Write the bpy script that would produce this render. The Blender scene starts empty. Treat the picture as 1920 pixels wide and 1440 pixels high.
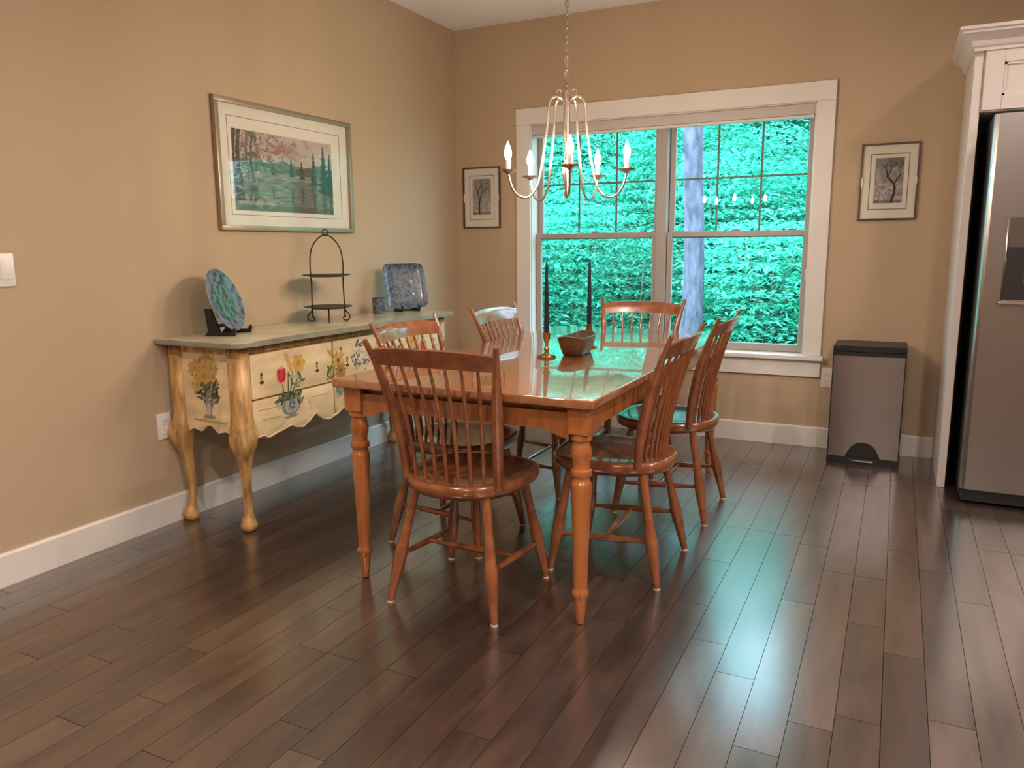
import bpy, bmesh, math, random
from mathutils import Vector, Matrix, noise
R = math.radians
PI = math.pi
random.seed(7)
scn = bpy.context.scene
col = scn.collection

# ------------------------------------------------------------------ camera
CAM = (2.8385, -4.8871, 1.2)
def cam_axes(yaw, pitch, roll):
    cy, sy, cp, sp = math.cos(yaw), math.sin(yaw), math.cos(pitch), math.sin(pitch)
    f = Vector((-sy*cp, cy*cp, -sp)); r = Vector((cy, sy, 0)); u = r.cross(f)
    cr, sr = math.cos(roll), math.sin(roll)
    return cr*r + sr*u, -sr*r + cr*u, f
r_, u_, f_ = cam_axes(0.4588, 0.1746, -0.0076)
cd = bpy.data.cameras.new('camera')
cd.sensor_fit = 'HORIZONTAL'; cd.sensor_width = 36.0; cd.lens = 36.0*1453.0/1920.0
cd.clip_start = 0.05; cd.clip_end = 200
cam = bpy.data.objects.new('camera', cd); col.objects.link(cam)
m3 = Matrix((r_, u_, -f_)).transposed()
cam.matrix_world = Matrix.Translation(CAM) @ m3.to_4x4()
scn.camera = cam

# ------------------------------------------------------------------ view
scn.view_settings.view_transform = 'Standard'
scn.view_settings.look = 'None'
scn.view_settings.gamma = 1.0
scn.view_settings.use_curve_mapping = False
scn.view_settings.exposure = 0.0

# ------------------------------------------------------------------ world: bluish overcast daylight
SKY = 8.5
w = bpy.data.worlds.new('world'); scn.world = w; w.use_nodes = True
bg = w.node_tree.nodes['Background']
bg.inputs[0].default_value = (0.52, 0.80, 1.0, 1); bg.inputs[1].default_value = SKY

# sun high behind the house, falling on the wooded slope outside
sd = bpy.data.lights.new('sun', 'SUN'); sd.energy = 8.0; sd.color = (.60, .92, 1.0); sd.angle = R(3)
so = bpy.data.objects.new('sun', sd); col.objects.link(so); so.rotation_euler = (R(32), 0, R(-12))

# recessed ceiling downlights of the kitchen and the room behind the camera
DOWNLIGHTS = [(3.62, -1.40, 11), (3.5, -3.6, 42), (1.2, -4.3, 30), (4.9, -2.4, 50), (2.6, -6.2, 70), (4.9, -5.4, 70)]
LAMP_COL = (1.0, 0.85, 0.75)
BULB_STRENGTH = 700.0

# ------------------------------------------------------------------ helpers
def tag(o, label=None, cat=None, group=None, kind=None):
    if label: o['label'] = label
    if cat: o['category'] = cat
    if group: o['group'] = group
    if kind: o['kind'] = kind
    return o
def obj(name, me, mat=None, parent=None, loc=(0,0,0), rot=(0,0,0)):
    o = bpy.data.objects.new(name, me); col.objects.link(o)
    o.location = loc; o.rotation_euler = rot
    if parent: o.parent = parent
    if mat and me and not me.materials: me.materials.append(mat)
    return o
def empty(name, loc=(0,0,0), rz=0, label=None, cat=None, group=None, kind=None):
    o = bpy.data.objects.new(name, None); col.objects.link(o)
    o.empty_display_size = .05
    o.location = loc; o.rotation_euler = (0,0,rz)
    return tag(o, label, cat, group, kind)
def me_bm(name, bm, smooth=False, angle=None):
    bmesh.ops.recalc_face_normals(bm, faces=bm.faces[:])
    me = bpy.data.meshes.new(name); bm.to_mesh(me); bm.free()
    if smooth:
        for p in me.polygons: p.use_smooth = True
        if angle is not None: me.set_sharp_from_angle(angle=R(angle))
    return me
def bbox(bm, x0, x1, y0, y1, z0, z1, bev=0, seg=1):
    r = bmesh.ops.create_cube(bm, size=1, matrix=Matrix.Translation(((x0+x1)/2,(y0+y1)/2,(z0+z1)/2)) @ Matrix.Diagonal((abs(x1-x0),abs(y1-y0),abs(z1-z0),1)))
    if bev:
        es = {e for v in r['verts'] for e in v.link_edges}
        bmesh.ops.bevel(bm, geom=list(es), offset=bev, segments=seg, affect='EDGES', profile=.6)
def box(name, x0, x1, y0, y1, z0, z1, mat, parent=None, bev=.002, seg=1):
    bm = bmesh.new(); bbox(bm, x0, x1, y0, y1, z0, z1, bev, seg)
    return obj(name, me_bm(name, bm, bev > 0, 40), mat, parent)
def lathe_bm(bm, prof, seg=20, M=Matrix()):
    rings = []
    for (r, z) in prof:
        if r < 1e-5: rings.append([bm.verts.new(M @ Vector((0,0,z)))])
        else: rings.append([bm.verts.new(M @ Vector((r*math.cos(2*PI*i/seg), r*math.sin(2*PI*i/seg), z))) for i in range(seg)])
    for a, b in zip(rings, rings[1:]):
        if len(a) == 1 and len(b) == 1: continue
        for i in range(seg):
            j = (i+1) % seg
            if len(a) == 1: bm.faces.new((a[0], b[i], b[j]))
            elif len(b) == 1: bm.faces.new((a[i], a[j], b[0]))
            else: bm.faces.new((a[i], a[j], b[j], b[i]))
    if len(rings[0]) > 1: bm.faces.new(rings[0][::-1])
    if len(rings[-1]) > 1: bm.faces.new(rings[-1])
def lathe(name, prof, mat, parent=None, seg=20, loc=(0,0,0), M=Matrix()):
    bm = bmesh.new(); lathe_bm(bm, prof, seg, M)
    return obj(name, me_bm(name, bm, True, 50), mat, parent, loc)
def spline(pts, n):
    P = [Vector(p) for p in pts]; P = [2*P[0]-P[1]] + P + [2*P[-1]-P[-2]]
    out = []
    for k in range(1, len(P)-2):
        for i in range(n):
            t = i/n; a, b, c, d = P[k-1:k+3]
            out.append(.5*((2*b) + (c-a)*t + (2*a-5*b+4*c-d)*t*t + (3*b-a-3*c+d)*t**3))
    out.append(P[-2]); return out
def tube_bm(bm, pts, rad, seg=8, sx=1.0, up=None):
    """rad: number or list; sx flattens across the frame's first axis"""
    pts = [Vector(p) for p in pts]; n = len(pts)
    if not isinstance(rad, (list, tuple)): rad = [rad]*n
    if not isinstance(sx, (list, tuple)): sx = [sx]*n
    rings = []; prev = None
    for i, p in enumerate(pts):
        t = (pts[min(i+1,n-1)] - pts[max(i-1,0)]).normalized()
        ref = prev if prev is not None else (Vector(up) if up else (Vector((1,0,0)) if abs(t.x) < .9 else Vector((0,1,0))))
        a = (ref - t*ref.dot(t)).normalized(); b = t.cross(a); prev = a
        rings.append([bm.verts.new(p + a*(rad[i]*sx[i]*math.cos(2*PI*k/seg)) + b*(rad[i]*math.sin(2*PI*k/seg))) for k in range(seg)])
    for A, B in zip(rings, rings[1:]):
        for k in range(seg):
            l = (k+1) % seg; bm.faces.new((A[k], A[l], B[l], B[k]))
    bm.faces.new(rings[0][::-1]); bm.faces.new(rings[-1])
def tube(name, pts, rad, mat, parent=None, seg=8, sx=1.0, up=None):
    bm = bmesh.new(); tube_bm(bm, pts, rad, seg, sx, up)
    return obj(name, me_bm(name, bm, True, 60), mat, parent)
def prism_bm(bm, poly, d0, d1, M=Matrix(), bev=0):
    """poly in local (a,b); extruded along local c from d0 to d1"""
    A = [bm.verts.new(M @ Vector((a, b, d0))) for a, b in poly]
    B = [bm.verts.new(M @ Vector((a, b, d1))) for a, b in poly]
    n = len(poly); fs = [bm.faces.new(A[::-1]), bm.faces.new(B)]
    for i in range(n):
        j = (i+1) % n; fs.append(bm.faces.new((A[i], A[j], B[j], B[i])))
    if bev:
        es = [e for e in fs[0].edges] + [e for e in fs[1].edges]
        bmesh.ops.bevel(bm, geom=es, offset=bev, segments=2, affect='EDGES', profile=.6)
def prism(name, poly, d0, d1, mat, parent=None, M=Matrix(), bev=0, smooth=False):
    bm = bmesh.new(); prism_bm(bm, poly, d0, d1, M, bev)
    return obj(name, me_bm(name, bm, smooth or bev > 0, 35), mat, parent)
MX = Matrix(((0,0,1,0),(1,0,0,0),(0,1,0,0),(0,0,0,1)))     # (a,b,c) -> (y,z) plane, extruded along x
MY = Matrix(((1,0,0,0),(0,0,1,0),(0,1,0,0),(0,0,0,1)))     # (a,b,c) -> (x,z) plane, extruded along y
def paint_mesh(name, polys, M, mat, parent):
    """flat painted decoration: coloured polygons, each layer a hair prouder"""
    vs, fs, cs = [], [], []
    for k, (poly, c) in enumerate(polys):
        i0 = len(vs)
        for a, b in poly: vs.append(M @ Vector((a, b, .0006 + k*.00003)))
        fs.append(list(range(i0, len(vs)))); cs.append(c)
    me = bpy.data.meshes.new(name); me.from_pydata(vs, [], fs)
    ca = me.color_attributes.new('Col', 'FLOAT_COLOR', 'CORNER'); li = 0
    for f, c in zip(fs, cs):
        for _ in f: ca.data[li].color = (*c, 1); li += 1
    return obj(name, me, mat, parent)
def print_grid(name, nu, nv, fn, M, mat, parent):
    """flat picture print: a grid with one colour per corner, u right, v up in 0..1"""
    vs = [M @ Vector((i/nu, j/nv, 0)) for j in range(nv+1) for i in range(nu+1)]
    fs = [(j*(nu+1)+i, j*(nu+1)+i+1, (j+1)*(nu+1)+i+1, (j+1)*(nu+1)+i) for j in range(nv) for i in range(nu)]
    me = bpy.data.meshes.new(name); me.from_pydata(vs, [], fs)
    ca = me.color_attributes.new('Col', 'FLOAT_COLOR', 'POINT')
    for j in range(nv+1):
        for i in range(nu+1): ca.data[j*(nu+1)+i].color = (*fn(i/nu, j/nv), 1)
    return obj(name, me, mat, parent)
def copy_tree(o, parent=None):
    c = o.copy(); col.objects.link(c); c.parent = parent
    for ch in list(o.children): copy_tree(ch, c)
    return c
def lin(r, g, b):
    f = lambda v: v/12.92 if v <= .04045 else ((v+.055)/1.055)**2.4
    return (f(r), f(g), f(b))

# ------------------------------------------------------------------ materials
def nodes(name):
    m = bpy.data.materials.new(name); m.use_nodes = True
    nt = m.node_tree; return m, nt, nt.nodes['Principled BSDF']
def setc(s, c): s.default_value = (*c, 1)
def plain(name, c, rough=.5, metal=0, coat=0, spec=.5, bump=0, bscale=60, var=0, vscale=3, stretch=(1,1,1)):
    m, nt, b = nodes(name); setc(b.inputs['Base Color'], c)
    b.inputs['Roughness'].default_value = rough; b.inputs['Metallic'].default_value = metal
    b.inputs['Coat Weight'].default_value = coat; b.inputs['Coat Roughness'].default_value = .12
    b.inputs['Specular IOR Level'].default_value = spec
    if bump or var:
        tc = nt.nodes.new('ShaderNodeTexCoord'); mp = nt.nodes.new('ShaderNodeMapping'); mp.inputs['Scale'].default_value = stretch
        nt.links.new(tc.outputs['Object'], mp.inputs[0])
    if var:
        n = nt.nodes.new('ShaderNodeTexNoise'); n.inputs['Scale'].default_value = vscale; n.inputs['Detail'].default_value = 5
        nt.links.new(mp.outputs[0], n.inputs['Vector'])
        rp = nt.nodes.new('ShaderNodeValToRGB'); rp.color_ramp.elements[0].position = .3; rp.color_ramp.elements[1].position = .7
        setc_r(rp, 0, [v*(1-var) for v in c]); setc_r(rp, 1, [min(1, v*(1+var)) for v in c])
        nt.links.new(n.outputs['Fac'], rp.inputs[0]); nt.links.new(rp.outputs[0], b.inputs['Base Color'])
    if bump:
        n = nt.nodes.new('ShaderNodeTexNoise'); n.inputs['Scale'].default_value = bscale; n.inputs['Detail'].default_value = 4
        nt.links.new(mp.outputs[0], n.inputs['Vector'])
        bp = nt.nodes.new('ShaderNodeBump'); bp.inputs['Strength'].default_value = bump; bp.inputs['Distance'].default_value = .002
        nt.links.new(n.outputs['Fac'], bp.inputs['Height']); nt.links.new(bp.outputs[0], b.inputs['Normal'])
    return m
def setc_r(rp, i, c): rp.color_ramp.elements[i].color = (*c, 1)
def wood(name, c0, c1, rough=.3, stretch=(1,12,12), scale=3, coat=.4, rnd=0, coatr=.1, cior=1.5):
    m, nt, b = nodes(name)
    tc = nt.nodes.new('ShaderNodeTexCoord'); mp = nt.nodes.new('ShaderNodeMapping'); mp.inputs['Scale'].default_value = stretch
    nt.links.new(tc.outputs['Object'], mp.inputs[0])
    oi = nt.nodes.new('ShaderNodeObjectInfo')
    ad = nt.nodes.new('ShaderNodeVectorMath'); ad.operation = 'ADD'
    mu = nt.nodes.new('ShaderNodeMath'); mu.operation = 'MULTIPLY'; mu.inputs[1].default_value = 37.0
    nt.links.new(oi.outputs['Random'], mu.inputs[0]); nt.links.new(mp.outputs[0], ad.inputs[0]); nt.links.new(mu.outputs[0], ad.inputs[1])
    n = nt.nodes.new('ShaderNodeTexNoise'); n.inputs['Scale'].default_value = scale; n.inputs['Detail'].default_value = 6; n.inputs['Distortion'].default_value = .6
    nt.links.new(ad.outputs[0], n.inputs['Vector'])
    rp = nt.nodes.new('ShaderNodeValToRGB'); rp.color_ramp.elements[0].position = .3; rp.color_ramp.elements[1].position = .72
    setc_r(rp, 0, c0); setc_r(rp, 1, c1); nt.links.new(n.outputs['Fac'], rp.inputs[0])
    out = rp.outputs[0]
    if rnd:
        mr = nt.nodes.new('ShaderNodeMapRange'); mr.inputs[3].default_value = 1-rnd; mr.inputs[4].default_value = 1+rnd
        nt.links.new(oi.outputs['Random'], mr.inputs[0])
        mx = nt.nodes.new('ShaderNodeVectorMath'); mx.operation = 'SCALE'
        nt.links.new(out, mx.inputs[0]); nt.links.new(mr.outputs[0], mx.inputs['Scale']); out = mx.outputs[0]
    nt.links.new(out, b.inputs['Base Color'])
    b.inputs['Roughness'].default_value = rough; b.inputs['Coat Weight'].default_value = coat; b.inputs['Coat Roughness'].default_value = coatr; b.inputs['Coat IOR'].default_value = cior
    bp = nt.nodes.new('ShaderNodeBump'); bp.inputs['Strength'].default_value = .06; bp.inputs['Distance'].default_value = .002
    nt.links.new(n.outputs['Fac'], bp.inputs['Height']); nt.links.new(bp.outputs[0], b.inputs['Normal'])
    return m
def attr_mat(name, rough=.7):
    m, nt, b = nodes(name); a = nt.nodes.new('ShaderNodeVertexColor'); a.layer_name = 'Col'
    nt.links.new(a.outputs[0], b.inputs['Base Color']); b.inputs['Roughness'].default_value = rough
    return m
def pane_mat(name, tint=(1,1,1), ior=1.5):
    m, nt, b = nodes(name); nt.nodes.remove(b); o = nt.nodes['Material Output']
    t = nt.nodes.new('ShaderNodeBsdfTransparent'); setc(t.inputs[0], tint)
    g = nt.nodes.new('ShaderNodeBsdfGlossy'); g.inputs['Roughness'].default_value = 0.0
    f = nt.nodes.new('ShaderNodeFresnel'); f.inputs[0].default_value = ior
    x = nt.nodes.new('ShaderNodeMixShader')
    ge = nt.nodes.new('ShaderNodeNewGeometry'); iv = nt.nodes.new('ShaderNodeMath'); iv.operation = 'SUBTRACT'; iv.inputs[0].default_value = 1
    mm = nt.nodes.new('ShaderNodeMath'); mm.operation = 'MULTIPLY'       # only the outer faces of the pane reflect (no false total reflection inside)
    nt.links.new(ge.outputs['Backfacing'], iv.inputs[1]); nt.links.new(f.outputs[0], mm.inputs[0]); nt.links.new(iv.outputs[0], mm.inputs[1])
    nt.links.new(mm.outputs[0], x.inputs[0]); nt.links.new(t.outputs[0], x.inputs[1]); nt.links.new(g.outputs[0], x.inputs[2]); nt.links.new(x.outputs[0], o.inputs[0])
    return m
def emit(name, c, s):
    m, nt, b = nodes(name); setc(b.inputs['Emission Color'], c); b.inputs['Emission Strength'].default_value = s; setc(b.inputs['Base Color'], c)
    return m

M = {}
M['wall'] = plain('wall_paint', (.46,.345,.235), .75, bump=.08, bscale=220, spec=.25)
M['ceil'] = plain('ceiling_paint', (.80,.79,.77), .85, spec=.2)
M['trim'] = plain('white_trim_paint', (.70,.66,.62), .38)
M['floor'] = wood('dark_plank_wood', (.028,.0165,.012), (.084,.051,.039), .34, (5,.9,1), 2.6, 1.0, .36, .20, 2.1)
M['sub'] = plain('joint_dark', (.012,.008,.006), .8)
M['table'] = wood('honey_maple', (.25,.085,.026), (.40,.155,.052), .2, (10,1,10), 2.5, 1.0, 0, .03, 2.1)
M['leg'] = wood('honey_maple_leg', (.26,.075,.018), (.42,.14,.035), .25, (8,8,1), 3, .6)
M['chair'] = wood('cherry_chair', (.155,.045,.016), (.29,.095,.031), .22, (5,5,5), 3, .7, .06, .06)
M['cream'] = plain('antiqued_cream_paint', (.72,.55,.32), .45, coat=.15, var=.16, vscale=7, stretch=(1,1,3))
M['ochre'] = plain('ochre_glaze', (.48,.27,.095), .42, coat=.1, var=.52, vscale=17, stretch=(2,2,.5))
M['sbtop'] = plain('grey_green_painted_top', (.52,.47,.30), .28, coat=.4, var=.2, vscale=6)
M['sbedge'] = plain('grey_edge_paint', (.25,.23,.18), .4, var=.2, vscale=12)
M['paint'] = attr_mat('painted_flowers', .5)
M['print'] = attr_mat('picture_print', .8)
M['mat'] = plain('picture_mat_board', (.66,.62,.54), .8)
M['mat2'] = plain('mat_reveal_line', (.20,.17,.13), .8)
M['frame'] = plain('champagne_frame', (.34,.28,.20), .35, metal=.55)
M['framedk'] = plain('bronze_frame', (.10,.06,.04), .4, metal=.3)
M['pane'] = pane_mat('window_glass', (.93,1,.98)); M['pglass'] = pane_mat('picture_glass')
M['black'] = plain('black_plastic', (.012,.012,.013), .4)
M['blackw'] = plain('black_wood_easel', (.010,.009,.010), .35)
M['iron'] = plain('bronze_wire', (.055,.038,.026), .4, metal=.6)
M['steel'] = plain('brushed_steel', (.40,.37,.35), .28, metal=1, bump=.05, bscale=40, stretch=(60,60,1))
M['steel2'] = plain('brushed_steel_can', (.42,.38,.37), .34, metal=1, bump=.04, bscale=40, stretch=(1,1,60))
M['brass'] = plain('aged_brass', (.42,.24,.09), .3, metal=.9)
M['chrome'] = plain('chrome_bar', (.75,.72,.70), .15, metal=1)
M['candle'] = plain('navy_taper_wax', (.008,.014,.030), .35)
M['bowl'] = wood('carved_bowl_wood', (.07,.030,.012), (.16,.07,.030), .4, (3,8,8), 4, .2)
M['pewter'] = plain('brushed_nickel', (.50,.40,.34), .25, metal=.9)
M['sleeve'] = plain('candle_sleeve', (.75,.62,.52), .5)
M['bulb'] = emit('bulb_glow', (1.0,.80,.62), BULB_STRENGTH)
M['plate_white'] = plain('white_switch_plastic', (.72,.68,.65), .35)
M['slot'] = plain('outlet_slot', (.05,.045,.04), .5)
M['lens'] = emit('downlight_lens', LAMP_COL, 6.0)
M['cabin'] = plain('cabinet_white_paint', (.64,.59,.56), .4)
M['pad'] = plain('felt_pad', (.55,.45,.34), .9)
M['shade'] = plain('window_shade_fabric', (.52,.47,.45), .7)
M['vinyl'] = plain('window_sash_vinyl', (.36,.32,.29), .45)
M['muntin'] = plain('window_grille', (.16,.17,.14), .5)
M['bark'] = plain('pale_bark', (.10,.085,.125), .9, bump=1.0, bscale=22, var=.55, vscale=17, stretch=(1,1,.35))
M['bark2'] = plain('grey_bark', (.20,.19,.17), .9, bump=.8, bscale=9, var=.3, vscale=8)
M['soil'] = plain('forest_floor', (.05,.11,.06), .95, var=.4, vscale=2)
def leaf_mat(name, c0, c1):
    m, nt, b = nodes(name); o = nt.nodes['Material Output']
    g = nt.nodes.new('ShaderNodeNewGeometry')
    rp = nt.nodes.new('ShaderNodeValToRGB'); setc_r(rp, 0, c0); setc_r(rp, 1, c1)
    nt.links.new(g.outputs['Random Per Island'], rp.inputs[0]); nt.links.new(rp.outputs[0], b.inputs['Base Color'])
    b.inputs['Roughness'].default_value = .45
    t = nt.nodes.new('ShaderNodeBsdfTranslucent'); nt.links.new(rp.outputs[0], t.inputs[0])
    x = nt.nodes.new('ShaderNodeMixShader'); x.inputs[0].default_value = .5
    nt.links.new(b.outputs[0], x.inputs[1]); nt.links.new(t.outputs[0], x.inputs[2]); nt.links.new(x.outputs[0], o.inputs[0])
    return m
M['leaf'] = leaf_mat('leaf_green', (.015,.26,.17), (.13,.70,.52))
M['leaf3'] = leaf_mat('leaf_deep_green', (.01,.15,.09), (.06,.42,.28))
M['leaf2'] = leaf_mat('leaf_pale_green', (.03,.38,.27), (.24,.84,.66))
def glaze(name, ca, cb, cc, scale):
    m, nt, b = nodes(name)
    tc = nt.nodes.new('ShaderNodeTexCoord')
    v = nt.nodes.new('ShaderNodeTexVoronoi'); v.inputs['Scale'].default_value = scale; v.feature = 'SMOOTH_F1'
    n = nt.nodes.new('ShaderNodeTexNoise'); n.inputs['Scale'].default_value = scale*.6; n.inputs['Detail'].default_value = 6
    nt.links.new(tc.outputs['Object'], v.inputs['Vector']); nt.links.new(tc.outputs['Object'], n.inputs['Vector'])
    ad = nt.nodes.new('ShaderNodeMath'); ad.operation = 'ADD'; nt.links.new(v.outputs['Distance'], ad.inputs[0]); nt.links.new(n.outputs['Fac'], ad.inputs[1])
    rp = nt.nodes.new('ShaderNodeValToRGB'); rp.color_ramp.elements[0].position = .65; rp.color_ramp.elements[1].position = 1.15
    rp.color_ramp.elements[1].position = 1.0
    setc_r(rp, 0, ca); setc_r(rp, 1, cc); e = rp.color_ramp.elements.new(.82); e.color = (*cb, 1)
    nt.links.new(ad.outputs[0], rp.inputs[0]); nt.links.new(rp.outputs[0], b.inputs['Base Color'])
    b.inputs['Roughness'].default_value = .3; b.inputs['Coat Weight'].default_value = .2
    return m
M['blueplate'] = glaze('blue_green_glaze', (.030,.042,.070), (.075,.115,.165), (.15,.20,.25), 34)
M['blueteal'] = glaze('teal_glaze_centre', (.025,.06,.075), (.05,.135,.14), (.10,.24,.22), 44)
M['navyplate'] = glaze('slate_blue_glaze', (.030,.038,.055), (.055,.07,.10), (.10,.13,.17), 60)

# ------------------------------------------------------------------ room shell
CEIL = 2.66
XR, YF = 6.6, -8.6
fl = box('floor', -.14, XR+.14, YF-.14, .14, -.14, -.0135, M['sub'], None, 0); tag(fl, kind='structure')
PW = .1075
plank_cache = {}
def plank_mesh(L):
    k = round(L, 2)
    if k not in plank_cache:
        bm = bmesh.new(); g = .0008
        bbox(bm, g, PW-g, g*1.2, k-g*1.2, -.0135, 0)
        me = me_bm('plank', bm); me.materials.append(M['floor']); plank_cache[k] = me
    return plank_cache[k]
rp_ = random.Random(21)
LENS = [.40,.56,.72,.88,1.04,1.20]
rest = bmesh.new(); cnt = 0
x = .086 - PW
while x < XR:
    y = .0 - rp_.random()*.6
    first = True
    y1 = 0.0
    while y1 > YF:
        L = rp_.choice(LENS)
        if first: L = rp_.choice([.40,.56,.72]); first = False
        y0 = y1 - L
        vis = x < 4.05 and y1 > -4.25 and not (x > 3.2 and y0 > -.7)
        # in view: right of the camera's left frustum edge
        if vis and y1 < -2.2 and x < (-2.2 - y1)*.0 - .2: vis = False
        if vis and cnt < 296:
            obj('plank', plank_mesh(L), None, fl, (x, y0, 0)); cnt += 1
        else:
            bbox(rest, x+.0006, x+PW-.0006, y0+.0006, y1-.0006, -.0135, 0)
        y1 = y0
    x += PW
tag(obj('plank_field', me_bm('plank_field', rest), M['floor'], fl), kind='stuff')

tag(box('ceiling', -.14, XR+.14, YF-.14, .14, CEIL, CEIL+.12, M['ceil'], None, 0), kind='structure')
tag(box('wall_left', -.14, 0, YF-.14, .14, 0, CEIL, M['wall'], None, 0), kind='structure')
tag(box('wall_right', XR, XR+.14, YF-.14, .14, 0, CEIL, M['wall'], None, 0), kind='structure')
tag(box('wall_front', 0, XR, YF-.14, YF, 0, CEIL, M['wall'], None, 0), kind='structure')
WX0, WX1, WZ0, WZ1 = .575, 2.370, .545, 2.005       # window opening
bm = bmesh.new()
bbox(bm, 0, WX0, 0, .14, 0, CEIL); bbox(bm, WX1, XR, 0, .14, 0, CEIL)
bbox(bm, WX0, WX1, 0, .14, 0, WZ0); bbox(bm, WX0, WX1, 0, .14, WZ1, CEIL)
tag(obj('wall_back', me_bm('wall_back', bm), M['wall']), kind='structure')
BBH = .122
def baseboard(name, poly, d0, d1, Mx): tag(prism(name, poly, d0, d1, M['trim'], None, Mx), kind='structure')
bp_ = [(0,0),(.016,0),(.016,BBH-.008),(.011,BBH),(0,BBH)]
MB = Matrix(((1,0,0,0),(0,0,1,0),(0,1,0,0),(0,0,0,1)))
baseboard('baseboard_left', bp_, YF, 0, MB)
MB2 = Matrix(((0,0,1,0),(-1,0,0,0),(0,1,0,0),(0,0,0,1)))
baseboard('baseboard_back', bp_, .016, 3.086, MB2)

# ------------------------------------------------------------------ window
wn = empty('window_1', (0,0,0)); tag(wn, 'white-cased double window with green woods outside', kind='structure')
cx0, cx1, ct = .478, 2.466, 2.106
box('casing', cx0, WX0+.004, -.022, 0, .553, 2.0, M['trim'], wn, .002)
box('casing', WX1-.004, cx1, -.022, 0, .553, 2.0, M['trim'], wn, .002)
box('head_casing', cx0, cx1, -.025, 0, 2.0, ct, M['trim'], wn, .002)
box('stool', cx0-.02, cx1+.014, -.055, .06, .527, .553, M['trim'], wn, .004, 2)
box('apron', cx0, cx1, -.02, 0, .425, .527, M['trim'], wn, .002)
for a, b in ((WX0-.002, WX0+.012), (WX1-.012, WX1+.002)): box('jamb', a, b, -.001, .139, .553, 2.0, M['trim'], wn, 0)
box('head_jamb', WX0, WX1, -.001, .139, 1.995, 2.008, M['trim'], wn, 0)
box('sill', WX0, WX1, .06, .139, .54, .556, M['trim'], wn, 0)
xm = 1.4725
box('mullion', xm-.030, xm+.030, .030, .135, .556, 1.995, M['vinyl'], wn, .002)
for k, (a, b) in enumerate(((WX0+.012, xm-.030), (xm+.030, WX1-.012))):
    s = .036
    def sash(nm, y0, y1, z0, z1, sb, st):
        sh = empty(nm, (0,0,0)); sh.parent = wn
        box('stile', a+.002, a+s, y0, y1, z0, z1, M['vinyl'], sh, .003)
        box('stile', b-s, b-.002, y0, y1, z0, z1, M['vinyl'], sh, .003)
        box('rail', a+s, b-s, y0, y1, z0, z0+sb, M['vinyl'], sh, .003)
        box('rail', a+s, b-s, y0, y1, z1-st, z1, M['vinyl'], sh, .003)
        ym = (y0+y1)/2
        box('pane', a+s-.003, b-s+.003, ym-.0015, ym+.0015, z0+sb-.003, z1-st+.003, M['pane'], sh, 0)
        return sh, ym
    sash('lower_sash', .062, .092, .558, 1.290, .045, .034)
    sh, ym = sash('upper_sash', .096, .126, 1.250, 1.993, .034, .040)
    gx0, gx1, gz0, gz1 = a+s, b-s, 1.284, 1.953
    for i in (1, 2):
        xx = gx0 + (gx1-gx0)*i/3; box('grille_bar', xx-.006, xx+.006, ym+.002, ym+.008, gz0, gz1, M['muntin'], sh, 0)
    zz = (gz0+gz1)/2 - .005; box('grille_bar', gx0, gx1, ym+.0085, ym+.0145, zz-.006, zz+.006, M['muntin'], sh, 0)
    lk = box('sash_lock', (a+b)/2-.025, (a+b)/2+.025, .066, .088, 1.290, 1.302, M['vinyl'], wn, .003)
box('side_latch', WX1-.022, WX1-.010, .045, .062, .99, 1.06, M['trim'], wn, .003)
bs = empty('window_shade', (0,0,0)); bs.parent = wn
box('shade_cassette', WX0+.013, WX1-.013, .006, .055, 1.935, 1.994, M['shade'], bs, .004, 2)
box('shade_bottom_rail', WX0+.016, WX1-.016, .010, .050, 1.918, 1.934, M['trim'], bs, .003)

# ------------------------------------------------------------------ outside: wooded slope
def hill_z(x, y):
    t = max(0, y-1.5)
    return -.55 + .12*t + .36*max(0, y-4.2) + .10*noise.noise((x*.4, y*.4, 2))
bm = bmesh.new(); NX, NY = 44, 40; g = []
for j in range(NY+1):
    row = []
    for i in range(NX+1):
        X = -16 + 28*i/NX; Y = .30 + 19*j/NY; row.append(bm.verts.new((X, Y, hill_z(X, Y))))
    g.append(row)
for j in range(NY):
    for i in range(NX): bm.faces.new((g[j][i], g[j][i+1], g[j+1][i+1], g[j+1][i]))
tag(obj('hillside', me_bm('hillside', bm, True), M['soil']), kind='structure')
def leaf_cloud(n, rx, ry, rz, size, rng, layered=True):
    vs, fs = [], []
    for i in range(n):
        while True:
            p = Vector((rng.uniform(-1,1), rng.uniform(-1,1), rng.uniform(-1,1)))
            if .25 < p.length < 1: break
        p = Vector((p.x*rx, p.y*ry, p.z*rz))
        if layered: p.z = round(p.z/.16)*.16 + rng.gauss(0, .035)
        a = rng.uniform(0, 2*PI); L = size*rng.uniform(.6, 1.5); W = L*rng.uniform(.28, .5)
        d = Vector((math.cos(a), math.sin(a), rng.uniform(-.7, .25))).normalized()
        n_ = Vector((rng.gauss(0,.5), rng.gauss(0,.5), 1)); s = d.cross(n_).normalized(); u = s.cross(d)
        k = len(vs); vs += [p, p+d*L*.45+s*W*.5+u*L*.06, p+d*L-u*L*.08, p+d*L*.45-s*W*.5+u*L*.06]
        fs += [(k, k+1, k+2), (k, k+2, k+3)]
    me = bpy.data.meshes.new('foliage'); me.from_pydata(vs, [], fs); return me
rl = random.Random(5)
clouds = []
for k in range(5):
    me = leaf_cloud(9500, 1.25, .95, .95, .085, rl); me.materials.append((M['leaf2'], M['leaf'], M['leaf3'], M['leaf2'], M['leaf'])[k]); clouds.append(me)
stem_me = None
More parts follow.
